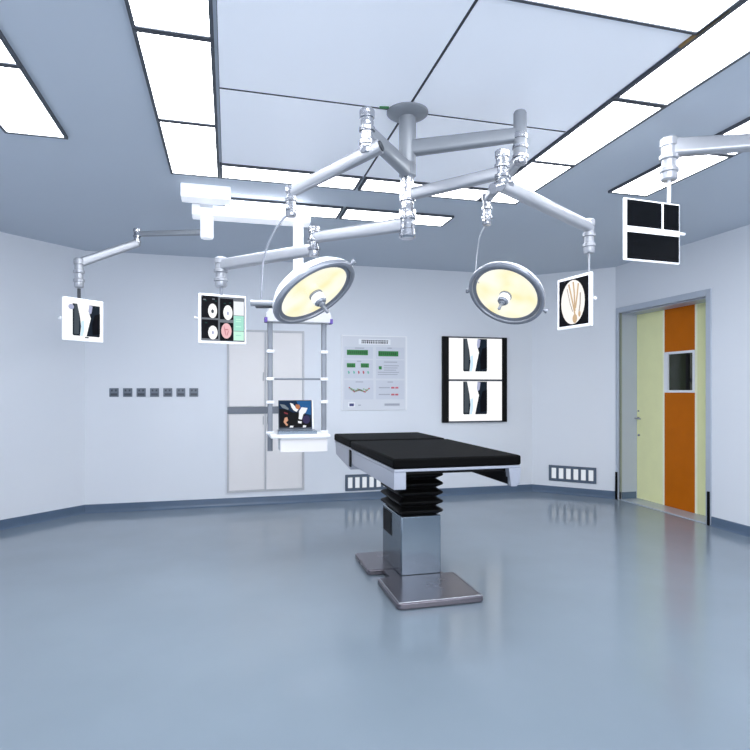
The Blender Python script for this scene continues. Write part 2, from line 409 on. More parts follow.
for r in ((130, 225, 360, 320), (385, 225, 620, 320), (130, 330, 360, 480), (385, 330, 620, 480), (130, 495, 365, 650), (385, 495, 620, 650)): pr(*r, PL, up=(r[0] == 130 and r[1] == 225))
pr(245, 160, 505, 205, PW); u = 268
pr(0 + 268, 172, 486, 172.5, PW)
while u < 482:
    k = random.choice((10, 13, 15)); pr(u, 168, u + k, 176, PT, up=False); pr(u + 1, 180, u + k - 2, 196, PT, up=False); pr(u + k * .4, 168, u + k * .6, 198, PT, up=False); u += k + 3
pr(150, 250, 320, 292, PG); pr(405, 256, 570, 298, PG, False); pr(150, 358, 218, 392, PG, False); pr(262, 358, 328, 392, PG, False)
for (a, b, c) in ((150, 252, 320), (405, 258, 570), (150, 360, 218), (262, 360, 328)):
    x = a + 6
    pr(x, b + 8, x + 1, b + 9, PGD)
    while x < c - 16: pr(x, b + 8, x + 10, b + 30, PGD, False); x += 16
for (u, m) in ((158, PTE), (200, PTE), (238, PR), (276, PR), (314, PTE)):
    pc.poly([uv(u - 105, 420), uv(u - 105 + 10, 420), uv(u - 105 + 16, 436), uv(u - 105 + 6, 446), uv(u - 105 + 1, 434)], m, False)
for (u0, v0, u1) in ((215, 232, 290), (480, 228, 515), (230, 338, 265), (450, 342, 560), (220, 505, 280), (480, 505, 525)): pr(u0, v0, u1, v0 + 7, PGY, False)
pr(408, 380, 432, 406, PG, False)
for k in range(5): pr(450 if k < 3 else 400, 372 + k * 18, 575 - (k % 3) * 12, 378 + k * 18, PGY, False)
pts = [(165, 550), (205, 582), (245, 566), (290, 584), (330, 550)]
for (a, b), (c, d) in zip(pts, pts[1:]):
    for k in range(5):
        q = k / 5; pr(a + (c - a) * q, b + (d - b) * q, a + (c - a) * q + 12, b + (d - b) * q + 10, PLG if k % 2 else PR, False)
for k in range(8): pr(185 + k * 16, 560 + (k % 3) * 6, 195 + k * 16, 572 + (k % 3) * 6, PLG, False)
for v in (550, 606): pr(408, v, 500, v + 9, PGY, False); pr(510, v - 2, 538, v + 12, PR, False); pr(544, v - 2, 570, v + 12, PR, False)
pr(160, 672, 215, 712, PW); pr(170, 682, 206, 704, PN); pr(240, 692, 262, 700, PGY, False); pr(455, 684, 580, 702, PGY, False)
pc.build('poster_print', pt, WM[pt.name].inverted())

# film viewer with leg x-rays
FWH = flat('film_white', (255, 255, 255), 1.0); FDK = flat('film_dark', (24, 34, 46), .9); FBK = flat('film_black', (8, 9, 16), .9)
FGY = flat('film_grey', (72, 80, 88), .9); FBL = flat('film_pale_blue', (206, 232, 250), 1.0); FLV = flat('film_lavender', (176, 182, 212), .9)
def leg_film(pc, x0, z0, x1, z1):
    """dark film with the white shape of a leg and its shin bones"""
    W = x1 - x0; H = z1 - z0; X = lambda u: x0 + u * W; Z = lambda v: z1 - v * H
    pc.poly([(X(0), Z(0)), (X(1), Z(0)), (X(1), Z(.97)), (X(.97), Z(1)), (X(.03), Z(1)), (X(0), Z(.97))], FDK)
    pc.poly([(X(.06), Z(0)), (X(.2), Z(0)), (X(.24), Z(.5)), (X(.22), Z(.95)), (X(.05), Z(.95))], FGY)
    pc.poly([(X(.16), Z(0)), (X(.6), Z(0)), (X(.57), Z(.2)), (X(.66), Z(.42)), (X(.58), Z(.7)), (X(.5), Z(1)), (X(.26), Z(1)), (X(.3), Z(.7)), (X(.26), Z(.4))], FWH)
    pc.poly([(X(.3), Z(.55)), (X(.4), Z(.5)), (X(.42), Z(.8)), (X(.36), Z(1)), (X(.27), Z(1)), (X(.3), Z(.8))], FBL)
    pc.poly([(X(.6), Z(0)), (X(.72), Z(.03)), (X(.68), Z(.25)), (X(.6), Z(.3)), (X(.57), Z(.2))], FLV)
    pc.poly([(X(.8), Z(.3)), (X(1), Z(.25)), (X(1), Z(.9)), (X(.72), Z(.95)), (X(.7), Z(.6))], FBK)
fv = thing('film_viewer', 'wall-mounted double film viewer glowing white with black side bars and two leg x-rays', 'film viewer', (3.1, YW, 1.49))
fx0, fx1, fz0, fz1 = 2.655, 3.56, .94, 2.05
for (a, b) in ((fx0, fx0 + .085), (fx1 - .07, fx1)): obj('side_bar', box(B(), (a, YW - .045, fz0), (b, YW - .001, fz1)), M_DARK, fv, bevel=.003, label='black side bar')
zm = 1.487
for (a, b) in ((fz1 - .018, fz1), (zm - .012, zm + .012), (fz0, fz0 + .018)): obj('rail', box(B(), (fx0 + .086, YW - .042, a), (fx1 - .071, YW - .001, b)), M_ALU, fv)
for (a, b) in ((fz0 + .0185, zm - .0125), (zm + .0125, fz1 - .0185)):
    pn = obj('lit_panel', box(B(), (fx0 + .0865, YW - .034, a), (fx1 - .0715, YW - .001, b)), FWH, fv)
    pc = Pic(YW - .0345); leg_film(pc, 2.94, b - .43, 3.275, b - .005); pc.build('leg_film', pn, WM[fv.name].inverted())

# ------------------------------------------------------------------ operating table
tb = thing('operating_table', 'black-topped operating table on a stainless pedestal with rubber bellows, centre of the floor', 'operating table', (1.31, 4.05, 0))
TX0, TX1, TY0, TY1, HY = .912, 1.722, 3.13, 5.02, 4.33; TZ = .965
def pad(y0, y1, dz=0):
    bm = B(); box(bm, (TX0, y0, TZ - .06 + dz), (TX1, y1, TZ + dz)); return bm
obj('mattress_section', pad(TY0, HY - .008), M_BLACK, tb, bevel=.014, smooth=True, segs=4)
bm = B(); box(bm, (TX0 + .0, HY + .008, TZ - .056), (TX1 - .02, TY1, TZ + .006)); obj('mattress_section', bm, M_BLACK, tb, bevel=.014, smooth=True, segs=4)
bm = B(); box(bm, (TX0 + .004, TY0 + .004, TZ - .078), (TX1 - .004, HY - .012, TZ - .0605)); obj('table_frame', bm, M_RAIL, tb, bevel=.004)
bm = B(); box(bm, (TX0 + .004, HY + .012, TZ - .074), (TX1 - .024, TY1 - .01, TZ - .0565)); obj('table_frame', bm, M_RAIL, tb, bevel=.004)
for (a, b) in ((TX0 + .006, TX0 + .080), (TX1 - .076, TX1 - .006)):
    bm = B(); box(bm, (a, TY0 + .01, TZ - .18), (b, HY - .02, TZ - .0785)); obj('side_rail', bm, M_RAIL, tb, bevel=.004)
    Mx = Matrix(((0, 0, 1, 0), (1, 0, 0, 0), (0, 1, 0, 0), (0, 0, 0, 1)))
    b2 = b if b < 1.2 else b - .02; a2 = a if a < 1.2 else a - .02
    bm = prism(B(), [(HY + .015, TZ - .0745), (TY1 - .03, TZ - .0745), (TY1 - .06, TZ - .17), (HY + .05, TZ - .225), (HY + .015, TZ - .225)], a2, b2, Mx); obj('side_rail', bm, M_RAIL, tb, bevel=.004)
bm = B(); box(bm, (TX0 + .0805, TY0 + .06, TZ - .10), (TX1 - .0765, HY - .08, TZ - .0785)); box(bm, (TX1 - .0775, TY0 + .03, TZ - .176), (TX1 - .0762, HY - .08, TZ - .09)); obj('underside_tray', bm, M_DARK, tb, label='matt black underside')
bm = prism(B(), [(TX1 - .085, TZ - .0785), (TX1 - .003, TZ - .0785), (TX1 - .012, TZ - .15), (TX1 - .03, TZ - .188), (TX1 - .07, TZ - .188)], TY0 - .002, TY0 + .05, Matrix(((1, 0, 0, 0), (0, 0, 1, 0), (0, 1, 0, 0), (0, 0, 0, 1)))); obj('corner_bracket', bm, M_RAIL, tb, bevel=.003)
obj('hinge_block', box(B(), (TX0 - .004, HY - .03, TZ - .20), (TX0 + .006, HY + .03, TZ - .07)), M_DARK, tb, bevel=.003); obj('hinge_block', box(B(), (TX1 - .004, HY - .03, TZ - .17), (TX1 + .002, HY + .03, TZ - .07)), M_DARK, tb, bevel=.003)
CX0, CX1, CY0, CY1 = 1.182, 1.482, 3.86, 4.36
obj('pedestal', box(B(), (CX0, CY0, .04), (CX1, CY1, .462)), M_STEEL, tb, bevel=.008, smooth=True)
bm = B(); rings = []; nf = 5; zb, zt = .462, .785; prof = []
for k in range(nf):
    z = zb + (zt - zb) * k / nf; s = (zt - zb) / nf
    prof += [(-.022, z), (.016, z + s * .38), (.020, z + s * .5), (.016, z + s * .62), (-.022, z + s * .98)]
prof.append((-.012, TZ - .101))
for e, z in prof:
    ring = []; r = .03
    for sx, sy, a0, ux, uy in ((1, 1, 0, CX1, CY1), (-1, 1, PI/2, CX0, CY1), (-1, -1, PI, CX0, CY0), (1, -1, 1.5*PI, CX1, CY0)):
        for k in range(4):
            a = a0 + PI/2*k/3; ring.append(bm.verts.new((ux + sx*(e - r) + r*math.cos(a), uy + sy*(e - r) + r*math.sin(a), z)))
    rings.append(ring)
for a, b in zip(rings, rings[1:]):
    for i in range(16): bm.faces.new((a[i], a[(i+1) % 16], b[(i+1) % 16], b[i]))
bm.faces.new(rings[0][::-1]); bm.faces.new(rings[-1])
obj('bellows', bm, M_BELL, tb)
obj('control_panel', box(B(), (CX0 - .004, 4.10, .27), (CX0 - .0005, 4.33, .44)), M_DARK, tb, bevel=.002, label='black control panel')
def plate(x0, x1, y0, y1):
    bm = B(); c = .02
    prism(bm, [(x0 + c, y0), (x1 - c, y0), (x1, y0 + c), (x1, y1 - c), (x1 - c, y1), (x0 + c, y1), (x0, y1 - c), (x0, y0 + c)], .004, .044); return bm
bp = obj('base_plate', plate(1.005, 1.585, 3.355, 3.86), M_PLATE, tb, bevel=.007, smooth=True)
bm = B(); tube(bm, [(1.02, 3.37, .044), (1.57, 3.37, .044)], .004, sub=1); tube(bm, [(1.02, 3.37, .044), (1.02, 3.845, .044)], .004, sub=1); tube(bm, [(1.57, 3.37, .044), (1.57, 3.845, .044)], .004, sub=1); obj('rim_edge', bm, M_CHROME, bp, smooth=True)
obj('base_plate', plate(.985, 1.53, 4.04, 4.50), M_PLATE, tb, bevel=.007, smooth=True)
obj('base_spine', box(B(), (1.10, 3.86, .004), (1.5, 4.04, .040)), M_PLATE, tb)
for (a, b) in ((1.04, 3.43), (1.52, 3.43), (1.04, 4.45), (1.48, 4.45)): obj('base_foot', cyl(B(), (a, b, 0), (a, b, .006), .03), M_DARK, tb)

# ------------------------------------------------------------------ ceiling mount with four arms
def post(bm, p, z0, z1, r=.035):
    """stacked bearing post with collars"""
    H = z1 - z0; M = Matrix.Translation((p.x, p.y, z0))
    pr_ = [(0, 0), (r*.8, 0), (r*.95, .008), (r*.95, H*.18), (r*1.12, H*.2), (r*1.12, H*.28), (r*.85, H*.31), (r*.85, H*.48), (r*1.12, H*.5), (r*1.12, H*.58), (r*.9, H*.6), (r*.9, H*.78), (r*1.05, H*.8), (r*1.05, H*.96), (r*.85, H), (0, H)]
    return lathe(bm, pr_, M, 24)
rp = Vector((.955, 3.0, 0))
rig = thing('surgical_arm_mount', 'grey ceiling column at the centre carrying four jointed lamp and monitor arms', 'ceiling mount', (rp.x, rp.y, CEIL))
T = Matrix.Translation(rp)
obj('ceiling_flange', lathe(B(), [(0, CEIL - .0085), (.115, CEIL - .0085), (.115, CEIL - .016), (.105, CEIL - .024), (.05, CEIL - .04), (0, CEIL - .04)][::-1], T, 36), M_COLM, rig, smooth=True)
obj('column', lathe(B(), [(0, CEIL - .04), (.047, CEIL - .04), (.047, 2.612), (.0455, 2.610), (.0455, 2.606), (.047, 2.604), (.047, 2.54), (.036, 2.53), (0, 2.53)][::-1], T, 32), M_COLM, rig, smooth=True)
obj('hub', lathe(B(), [(0, 2.53), (.036, 2.529), (.036, 2.47), (.044, 2.465), (.044, 2.40), (.034, 2.395), (.034, 2.36), (.044, 2.355), (.047, 2.345), (.047, 2.30), (.040, 2.295), (.040, 2.245), (.046, 2.24), (.046, 2.205), (.038, 2.195), (0, 2.195)][::-1], T, 32), M_CHROME, rig, smooth=True)
def rim_tag(bm, p, q): beam(bm, p, q, .02, .006); return bm
obj('green_tag', rim_tag(B(), Vector((rp.x - .115, rp.y - .03, CEIL - .012)), Vector((rp.x - .165, rp.y - .02, CEIL - .012))), M_GREEN, rig, label='green tag')
def on(z, v=None): return Vector((rp.x, rp.y, z))
def xy(p, z): return Vector((p.x, p.y, z))
def shift(p, q, s):
    d = (q - p); d.normalize(); return p + d * s
# arm one, upper right (grey)
q1 = P(520, 135, 2.97); z1a = 2.69
a1 = obj('upper_arm', beam(B(), shift(on(z1a), xy(q1, z1a), .03), xy(q1, z1a - .0), .062, .085, .055, .07), M_COLM, rig, smooth=True)
obj('joint_post', lathe(B(), [(0, 2.56), (.03, 2.56), (.034, 2.57), (.034, 2.80), (.028, 2.812), (0, 2.812)], Matrix.Translation((q1.x, q1.y, 0)), 24), M_COLM, a1, smooth=True)
bm = B(); post(bm, q1, 2.535, 2.70, .036); obj('joint_collar', bm, M_CHROME, a1, smooth=True)
k1 = P(487, 199, 3.38)
s1 = xy(q1, 2.57)
sp = obj('spring_arm', beam(B(), s1, k1, .05, .06, .045, .05), M_ARM, a1, smooth=True)
bm = B(); post(bm, k1, k1.z - .155, k1.z + .03, .028); obj('knuckle', bm, M_CHROME, a1, smooth=True)
# arm two, up and to the left, towards the viewer
q2 = P(367, 134, 2.68); z2a = 2.572
a2 = obj('upper_arm', beam(B(), shift(on(z2a), xy(q2, z2a), .03), xy(q2, z2a), .06, .085, .055, .07), M_COLM, rig, smooth=True)
bm = B(); post(bm, q2, 2.47, 2.68, .034); obj('joint_post', bm, M_CHROME, a2, smooth=True)
k2 = P(291, 192, 2.86); s2 = P(371, 151, 2.68)
sp = obj('spring_arm', beam(B(), s2 + (s2 - k2).normalized() * .05, k2, .052, .062, .045, .052), M_ARM, a2, smooth=True)
obj('end_cap', cyl(B(), s2 + (s2 - k2).normalized() * .05, s2 + (s2 - k2).normalized() * .058, .024), M_GAP, a2)
bm = B(); post(bm, k2, k2.z - .125, k2.z + .03, .027); obj('knuckle', bm, M_CHROME, a2, smooth=True)
# arm three, to the right, carrying the tilted monitor
q3 = P(502, 170, 2.82); z3a = 2.435
a3 = obj('lower_arm', beam(B(), shift(on(z3a), xy(q3, z3a), .03), xy(q3, z3a), .05, .062, .05, .06), M_ARM, rig, smooth=True)
bm = B(); post(bm, q3, 2.375, 2.545, .034); obj('joint_post', bm, M_CHROME, a3, smooth=True)
s3 = xy(q3, 2.375); e3 = P(589, 227, 3.45)
sp = obj('spring_arm', beam(B(), s3, e3, .055, .068, .06, .062), M_ARM, a3, smooth=True)
obj('elbow', beam(B(), s3 + Vector((-.06, -.02, -.03)), s3 + Vector((.05, .02, .02)), .05, .05, .055, .06, rr=.45), M_CHROME, a3, smooth=True)
bm = B(); post(bm, e3, e3.z - .16, e3.z + .045, .034); obj('knuckle', bm, M_ARM, a3, smooth=True)
# arm four, low, to the left, carrying the scan monitor
q4 = P(314, 237, 3.43); z4a = 2.275
a4 = obj('lower_arm', beam(B(), shift(on(z4a), xy(q4, z4a), .03), xy(q4, z4a), .05, .075, .05, .06), M_ARM, rig, smooth=True)
bm = B(); post(bm, q4, 2.165, 2.345, .034); obj('joint_post', bm, M_CHROME, a4, smooth=True)
s4 = xy(q4, 2.205); e4 = P(221, 265, 3.86)
sp = obj('spring_arm', beam(B(), s4, e4, .055, .07, .06, .075), M_ARM, a4, smooth=True)
bm = B(); post(bm, e4, e4.z - .15, e4.z + .05, .042); obj('knuckle', bm, M_ARM, a4, smooth=True)

# ------------------------------------------------------------------ surgical lamps
def lamp(px, py, d, R_, major, ratio, label, side, flip):
    c = P(px, py, d)
    v = (c - Vector((0, 0, EYE))).normalized(); rx = v.cross(UP).normalized(); uy = rx.cross(v)
    mj = (rx * major[0] + uy * major[1]).normalized()
    mn = v.cross(mj).normalized()
    if mn.dot(UP) > 0: mn = -mn
    s = math.sqrt(1 - ratio * ratio)
    n = (mn * s - v * ratio).normalized()                       # light direction, down and towards the viewer
    X = mj; Y = n.cross(X).normalized()
    Rm = Matrix((X, Y, n)).transposed()
    t = thing('surgical_lamp', label, 'surgical lamp', c, Rm, group='round surgical lamps under the ceiling mount')
    R = R_
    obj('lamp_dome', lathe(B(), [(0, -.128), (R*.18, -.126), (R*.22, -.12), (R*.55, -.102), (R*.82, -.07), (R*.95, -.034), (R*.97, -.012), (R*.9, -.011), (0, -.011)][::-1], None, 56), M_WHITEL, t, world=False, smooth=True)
    obj('lamp_rim', lathe(B(), [(R*.90, -.004), (R*.885, .004), (R*.90, .010), (R*.945, .012), (R*.985, .008), (R, -.002), (R*.99, -.014), (R*.975, -.018), (R*.93, -.0105), (R*.90, -.0105)], None, 64), M_RIM, t, world=False, smooth=True)
    obj('lens', lathe(B(), [(0, -.0105), (R*.9, -.0105), (R*.9, -.006), (R*.6, .000), (0, .004)], None, 56), M_LENS, t, world=False, smooth=True)
    h = obj('handle_housing', lathe(B(), [(0, .0), (.034, .0), (.038, .006), (.038, .012), (.033, .014), (.033, .058), (.027, .066), (0, .066)], None, 28), [M_RIM], t, world=False, smooth=True)
    obj('white_sleeve', lathe(B(), [(.0332, .016), (.0345, .018), (.0345, .052), (.0332, .054)], None, 28), M_WHITEL, h, world=False, smooth=True, label='white sleeve')
    obj('sterile_handle', lathe(B(), [(0, .0665), (.018, .0665), (.018, .078), (.009, .082), (.009, .125), (.005, .13), (0, .13)], None, 20), M_RIM, h, world=False, smooth=True)
    for q in side:
        a = math.radians(q); dr = Vector((math.cos(a), math.sin(a), 0))
        bm = B(); cyl(bm, dr * R * .96 + Vector((0, 0, -.01)), dr * (R + .012) + Vector((0, 0, -.01)), .009); lathe(bm, [(0, 0), (.014, 0), (.014, .012), (0, .012)], frame_of(dr * (R + .012) + Vector((0, 0, -.01)), dr * (R + .03) + Vector((0, 0, -.01))), 16)
        obj('side_knob', bm, M_RIM, t, world=False, smooth=True)
    return t, c, Rm
l1, c1, R1 = lamp(315, 293.5, 2.95, .240, (.83, .56), .44, 'round surgical lamp tilted sharply, hanging before the cabinet from a curved hose', (8,), 0)
l2, c2, R2 = lamp(506, 295, 3.45, .238, (.89, -.45), .70, 'round white surgical lamp facing the viewer, hanging above and left of the film viewer', (2, 208), 0)
# hose and yoke of lamp one
hs = k2 + Vector((0, 0, -.11))
lft = P(273, 303, 2.95)
yk = P(251, 303, 2.95)
bm = B(); tube(bm, [hs, P(283, 219, 2.87), P(272, 236, 2.9), P(264, 258, 2.94), P(262, 280, 2.95), P(261.5, 299, 2.95)], .0055); obj('hose', bm, M_RIM, l1, smooth=True)
g = obj('yoke_grip', beam(B(), yk, P(275, 303.5, 2.95), .04, .032, .04, .030, rr=.45), M_ARM, l1, smooth=True)
obj('grip_gap_line', beam(B(), P(256, 306.5, 2.95) + Vector((0, 0, -.004)), P(276, 306.5, 2.95) + Vector((0, 0, -.004)), .035, .006), M_GAP, g)  # thin dark gap line along the bottom of the grip
hs = k1 + Vector((0, 0, -.14))
top2 = P(475, 270, 3.47)
bm = B(); tube(bm, [hs, P(480, 236, 3.41), P(477, 254, 3.45), P(475.5, 276, 3.47), P(479, 283, 3.48)], .0035); obj('cable', bm, M_ARM, l2, smooth=True)

# ------------------------------------------------------------------ monitors
def head_rot(deg):
    """local x (picture right) points deg clockwise from +Y; picture faces local -y"""
    a = math.radians(deg); x = Vector((math.sin(a), math.cos(a), 0)); z = UP; y = z.cross(x)
    return Matrix((x, y, z)).transposed()
def monitor(c, deg, w, h, label, group='small monitors on ceiling arms', dp=.035, knob=None, bez=.018):
    R = head_rot(deg); t = thing('medical_monitor', label, 'monitor', c, R, group=group)
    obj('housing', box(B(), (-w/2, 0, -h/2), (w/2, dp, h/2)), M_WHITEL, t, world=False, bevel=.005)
    if knob:
        s = -1 if knob < 0 else 1
        bm = B(); cyl(bm, (s*w/2, dp/2, 0), (s*(w/2 + .018), dp/2, 0), .005); cyl(bm, (s*(w/2 + .018), dp/2, 0), (s*(w/2 + .028), dp/2, 0), .010)
        obj('side_knob', bm, M_WHITE, t, world=False, smooth=True)
    return t, R
# one: leg x-ray, far left
ctr = P(84.5, 320, 4.40)
m1, _ = monitor(ctr, 45.9, .315, .325, 'small square white monitor showing a leg x-ray, far left above the sockets', knob=-1)
pc = Pic(-.0006); pc.rect(-.148, -.152, .148, .152, FWH); leg_film(pc, -.095, -.125, .125, .118)
pc.ell(-.108, .09, .022, .02, FLV); pc.rect(.0, -.14, .03, -.13, FGY); pc.build('screen', m1)
# two: brain scans
FTE = flat('scan_teal', (168, 228, 210), .95); FMT = flat('scan_mint', (202, 248, 226), .95); FPK = flat('scan_pink', (240, 190, 194), .95); FPD = flat('scan_pink_dark', (214, 140, 148), .9)
FGN = flat('scan_dark_green', (18, 52, 50), .9); FWG = flat('scan_near_white', (240, 244, 248), .95); FHG = flat('scan_grey', (120, 126, 134), .9)
ctr = P(223, 319, 3.86); R2m = 77.5
m2, _ = monitor(ctr, R2m, .315, .332, 'white monitor with four round brain scans, one pink, left of the tilted lamp', knob=-1)
W2, H2 = .156, .166
def q2p(u, v): return (-W2 + (u - 105) / 555 * 2 * W2, H2 - (v - 105) / 560 * 2 * H2)
pc = Pic(-.0006)
def qr(u0, v0, u1, v1, m, up=True):
    a, b = q2p(u0, v0); c, d = q2p(u1, v1); pc.rect(a, d, c, b, m, up)
def qe(u, v, ru, rv, m, up=True, rot=0):
    a, b = q2p(u, v); pc.ell(a, b, ru / 555 * 2 * W2, rv / 560 * 2 * H2, m, up=up, rot=rot)
qr(125, 130, 645, 640, FHG); qr(130, 130, 325, 380, FBK); qr(345, 150, 505, 390, FBK, False); qr(130, 400, 325, 615, FBK, False); qr(345, 425, 505, 632, FBK, False); qr(510, 175, 635, 335, FWG, False)
qr(510, 340, 635, 515, FTE, False); qr(510, 520, 635, 625, FMT, False)
for (a, b) in ((165, 180), (285, 180), (390, 200), (455, 190), (170, 430)): qr(a, b, a + 26, b + 14, FGN, up=(a == 165))
for (a, b) in ((150, 170), (255, 160)): qr(a, b, a + 30, b + 12, FHG, up=False)
for v in (375, 400, 460, 560): qr(535, v, 600, v + 10, FMT if v < 520 else FTE, up=(v == 375))
qe(258, 300, 52, 82, FWH); qe(440, 310, 55, 85, FWH, False); qe(262, 545, 55, 78, FWH, False); qe(422, 520, 62, 88, FPK, False)
qe(258, 305, 16, 22, FGY); qe(440, 318, 12, 22, FLV, False); qe(262, 545, 12, 20, FLV, False)
qe(405, 520, 6, 56, FPD, False, .2); qe(425, 505, 22, 8, FPD, False); qe(438, 545, 6, 34, FPD, False, -.3)
pc.build('screen', m2)
# three: foot bones in a white oval, turned away
BON = flat('bone_tan', (206, 176, 140), .95); BNG = flat('bone_line', (150, 132, 120), .9); OVL = flat('oval_white', (250, 246, 240), 1.0)
ctr = P(573.5, 302, 3.56)
m3, _ = monitor(ctr, 172, .30, .325, 'white-edged monitor showing bones in a white oval on black, turned left beside the facing lamp', knob=1, dp=.018)
pc = Pic(-.0006); pc.rect(-.13, -.145, .13, .145, FBK); pc.ell(-.005, 0, .105, .138, OVL)
def strip(pts, wd, m, up=False):
    for (a, b), (c, d) in zip(pts, pts[1:]):
        v = Vector((c - a, d - b)); v.normalize(); nx, nz = -v.y * wd, v.x * wd
        pc.poly([(a - nx, b - nz), (c - nx, d - nz), (c + nx, d + nz), (a + nx, b + nz)], m, up)
pc.k += 1
strip([(-.04, .115), (-.02, .05), (.0, -.02), (.015, -.08)], .006, BON); strip([(.0, .125), (.01, .05), (.015, -.06)], .006, BON); strip([(.045, .11), (.035, .04), (.02, -.04)], .006, BON)
strip([(.062, .05), (.06, -.02), (.05, -.07)], .004, BNG); strip([(-.055, .09), (-.03, .0), (-.005, -.06)], .0025, BNG)
pc.ell(.015, -.105, .02, .028, BON); pc.ell(.055, -.08, .010, .018, BON, up=False); pc.build('screen', m3)
obj('support_rod', cyl(B(), xy(e3, e3.z - .155), xy(e3, P(590, 272, 3.45).z - .02), .007), M_ARM, m3, smooth=True)
# four: black four-pane display, upper right
ctr = P(652.5, 231.5, 3.2)
m4, _ = monitor(ctr, 86, .395, .345, 'white-framed monitor with black panes, upper right above the orange-striped door', knob=None, dp=.012)
def pane(x0, z0, x1, z1):
    b = obj('dark_pane', box(B(), (x0, -.004, z0), (x1, -.0003, z1)), M_GLOSSB, m4, world=False, bevel=.004); return b
pane(-.178, .018, .062, .163); pane(.078, .018, .188, .163); pane(-.178, -.163, .188, -.016)
bm = B(); beam(bm, (-.185, -.014, -.001), (.215, -.014, -.001), .014, .014); obj('cross_bar', bm, M_WHITEL, m4, world=False, smooth=True)
# rods linking monitors to their knuckles
k = e4; obj('support_rod', cyl(B(), xy(k, k.z - .145), xy(k, ctr.z if False else P(223, 295, 3.86).z), .010), M_RIM, m2, smooth=True)

# left boom: white ceiling track, drop cylinder, jointed arm
trk = thing('equipment_track', 'white boxy ceiling track beam running below the light strips, left of the column', 'ceiling track', (.2, 4.7, CEIL))
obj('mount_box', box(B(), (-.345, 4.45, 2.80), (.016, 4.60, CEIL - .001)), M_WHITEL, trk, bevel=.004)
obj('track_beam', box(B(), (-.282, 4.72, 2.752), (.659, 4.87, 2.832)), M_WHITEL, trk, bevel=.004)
bm = B(); box(bm, (-.22, 4.60, 2.81), (-.12, 4.74, 2.85)); box(bm, (-.28, 4.74, 2.833), (-.18, 4.86, CEIL - .001)); obj('hanger', bm, M_WHITE, trk)
lb = thing('monitor_boom', 'thin jointed boom arm hanging from the white track and reaching to the far left', 'boom arm', (-.17, 4.8, 2.75))
obj('drop_cylinder', lathe(B(), [(0, 2.585), (.046, 2.585), (.052, 2.60), (.052, 2.7515), (0, 2.7515)], Matrix.Translation((-.17, 4.80, 0)), 28), M_WHITEL, lb, smooth=True)
j0 = Vector((-.17, 4.80, 2.635)); j1 = P(137, 234, 4.66); j1.z = 2.635; j2 = P(79, 263, 4.40); j2.x += 0
obj('first_arm', beam(B(), shift(j0, j1, .05), j1, .04, .045, .035, .04), M_COLM, lb, smooth=True)
bm = B(); post(bm, j1, 2.535, 2.68, .028); obj('elbow', bm, M_CHROME, lb, smooth=True)
obj('second_arm', beam(B(), xy(j1, 2.56), j2, .055, .065, .055, .07), M_ARM, lb, smooth=True)
bm = B(); post(bm, xy(j2, 0), j2.z - .19, j2.z + .035, .036); obj('knuckle', bm, M_ARM, lb, smooth=True)
obj('support_rod', cyl(B(), xy(j2, j2.z - .198), xy(j2, P(84, 298, 4.4).z - .01), .012), M_GAP, m1, smooth=True)

# right boom above the door, mounted on the ceiling outside the frame
rb = thing('monitor_boom', 'thick white boom arm entering from the right edge in front of a light panel', 'boom arm', (3.0, 2.45, CEIL))
r0 = P(669, 148, 3.2); rc = Vector((3.0, 2.42, 0)); r1 = xy(rc, r0.z)
obj('drop_column', lathe(B(), [(0, r0.z - .06), (.045, r0.z - .06), (.045, CEIL - .02), (.09, CEIL - .018), (.09, CEIL - .0165), (0, CEIL - .0165)], Matrix.Translation(rc), 28), M_COLM, rb, smooth=True)
obj('boom_arm', beam(B(), r1, r0, .07, .08, .075, .10), M_ARM, rb, smooth=True)
bm = B(); post(bm, r0, r0.z - .185, r0.z + .055, .046); obj('knuckle', bm, M_ARM, rb, smooth=True)
obj('support_rod', cyl(B(), xy(r0, r0.z - .183), xy(r0, P(668, 203, 3.2).z), .010), M_WHITE, m4, smooth=True)

# ------------------------------------------------------------------ equipment pendant with shelf, laptop
PX, PY = .565, 4.79
ep = thing('equipment_pendant', 'open ladder-like equipment pendant with two grey rails, a shelf and a drawer, before the cabinet', 'equipment rack', (PX, PY, 2.75))
obj('drop_pole', lathe(B(), [(0, 1.98), (.043, 1.98), (.043, 2.7515), (0, 2.7515)], Matrix.Translation((PX, PY, 0)), 28), M_WHITEL, ep, smooth=True)
bm = prism(B(), [(-.27, 1.92), (.27, 1.92), (.27, 1.985), (.235, 2.06), (-.235, 2.06), (-.27, 1.985)], -.07, .07, Matrix.Translation((PX - .0, PY + .0, 0)) @ Matrix(((1, 0, 0, 0), (0, 0, 1, 0), (0, 1, 0, 0), (0, 0, 0, 1))))
obj('head_box', bm, M_CABF, ep, bevel=.006)
for s in (-1, 1): obj('corner_guard', box(B(), (PX + s*.27 - .012, PY - .075, 1.915), (PX + s*.27 + .012, PY - .0, 1.955)), M_PURP, ep, bevel=.003, label='violet corner guard')
ZB = .855
for s in (-1, 1):
    x = PX + s * .225 - .008
    r_ = obj('upright_rail', beam(B(), (x, PY, ZB), (x, PY, 1.92), .042, .03, rr=.2), M_RAILG, ep, smooth=True)
    for z in (1.68, 1.452, 1.26, 1.005):
        obj('collar', box(B(), (x - .032, PY - .03, z - .013), (x + .032, PY + .03, z + .013)), M_WHITE, r_, bevel=.004)
obj('cross_bar', beam(B(), (PX - .2, PY, 1.452), (PX + .19, PY, 1.452), .02, .016), M_RAILG, ep, smooth=True)
obj('shelf', box(B(), (PX - .25, PY - .34, .985), (PX + .215, PY - .031, 1.01)), M_WHITE, ep, bevel=.004)
dw = obj('drawer', box(B(), (PX - .17, PY - .30, .873), (PX + .19, PY - .04, .9845)), M_WHITE, ep, bevel=.004)
obj('drawer_front', box(B(), (PX - .175, PY - .31, .872), (PX + .195, PY - .301, .970)), M_CAB, dw, bevel=.003)
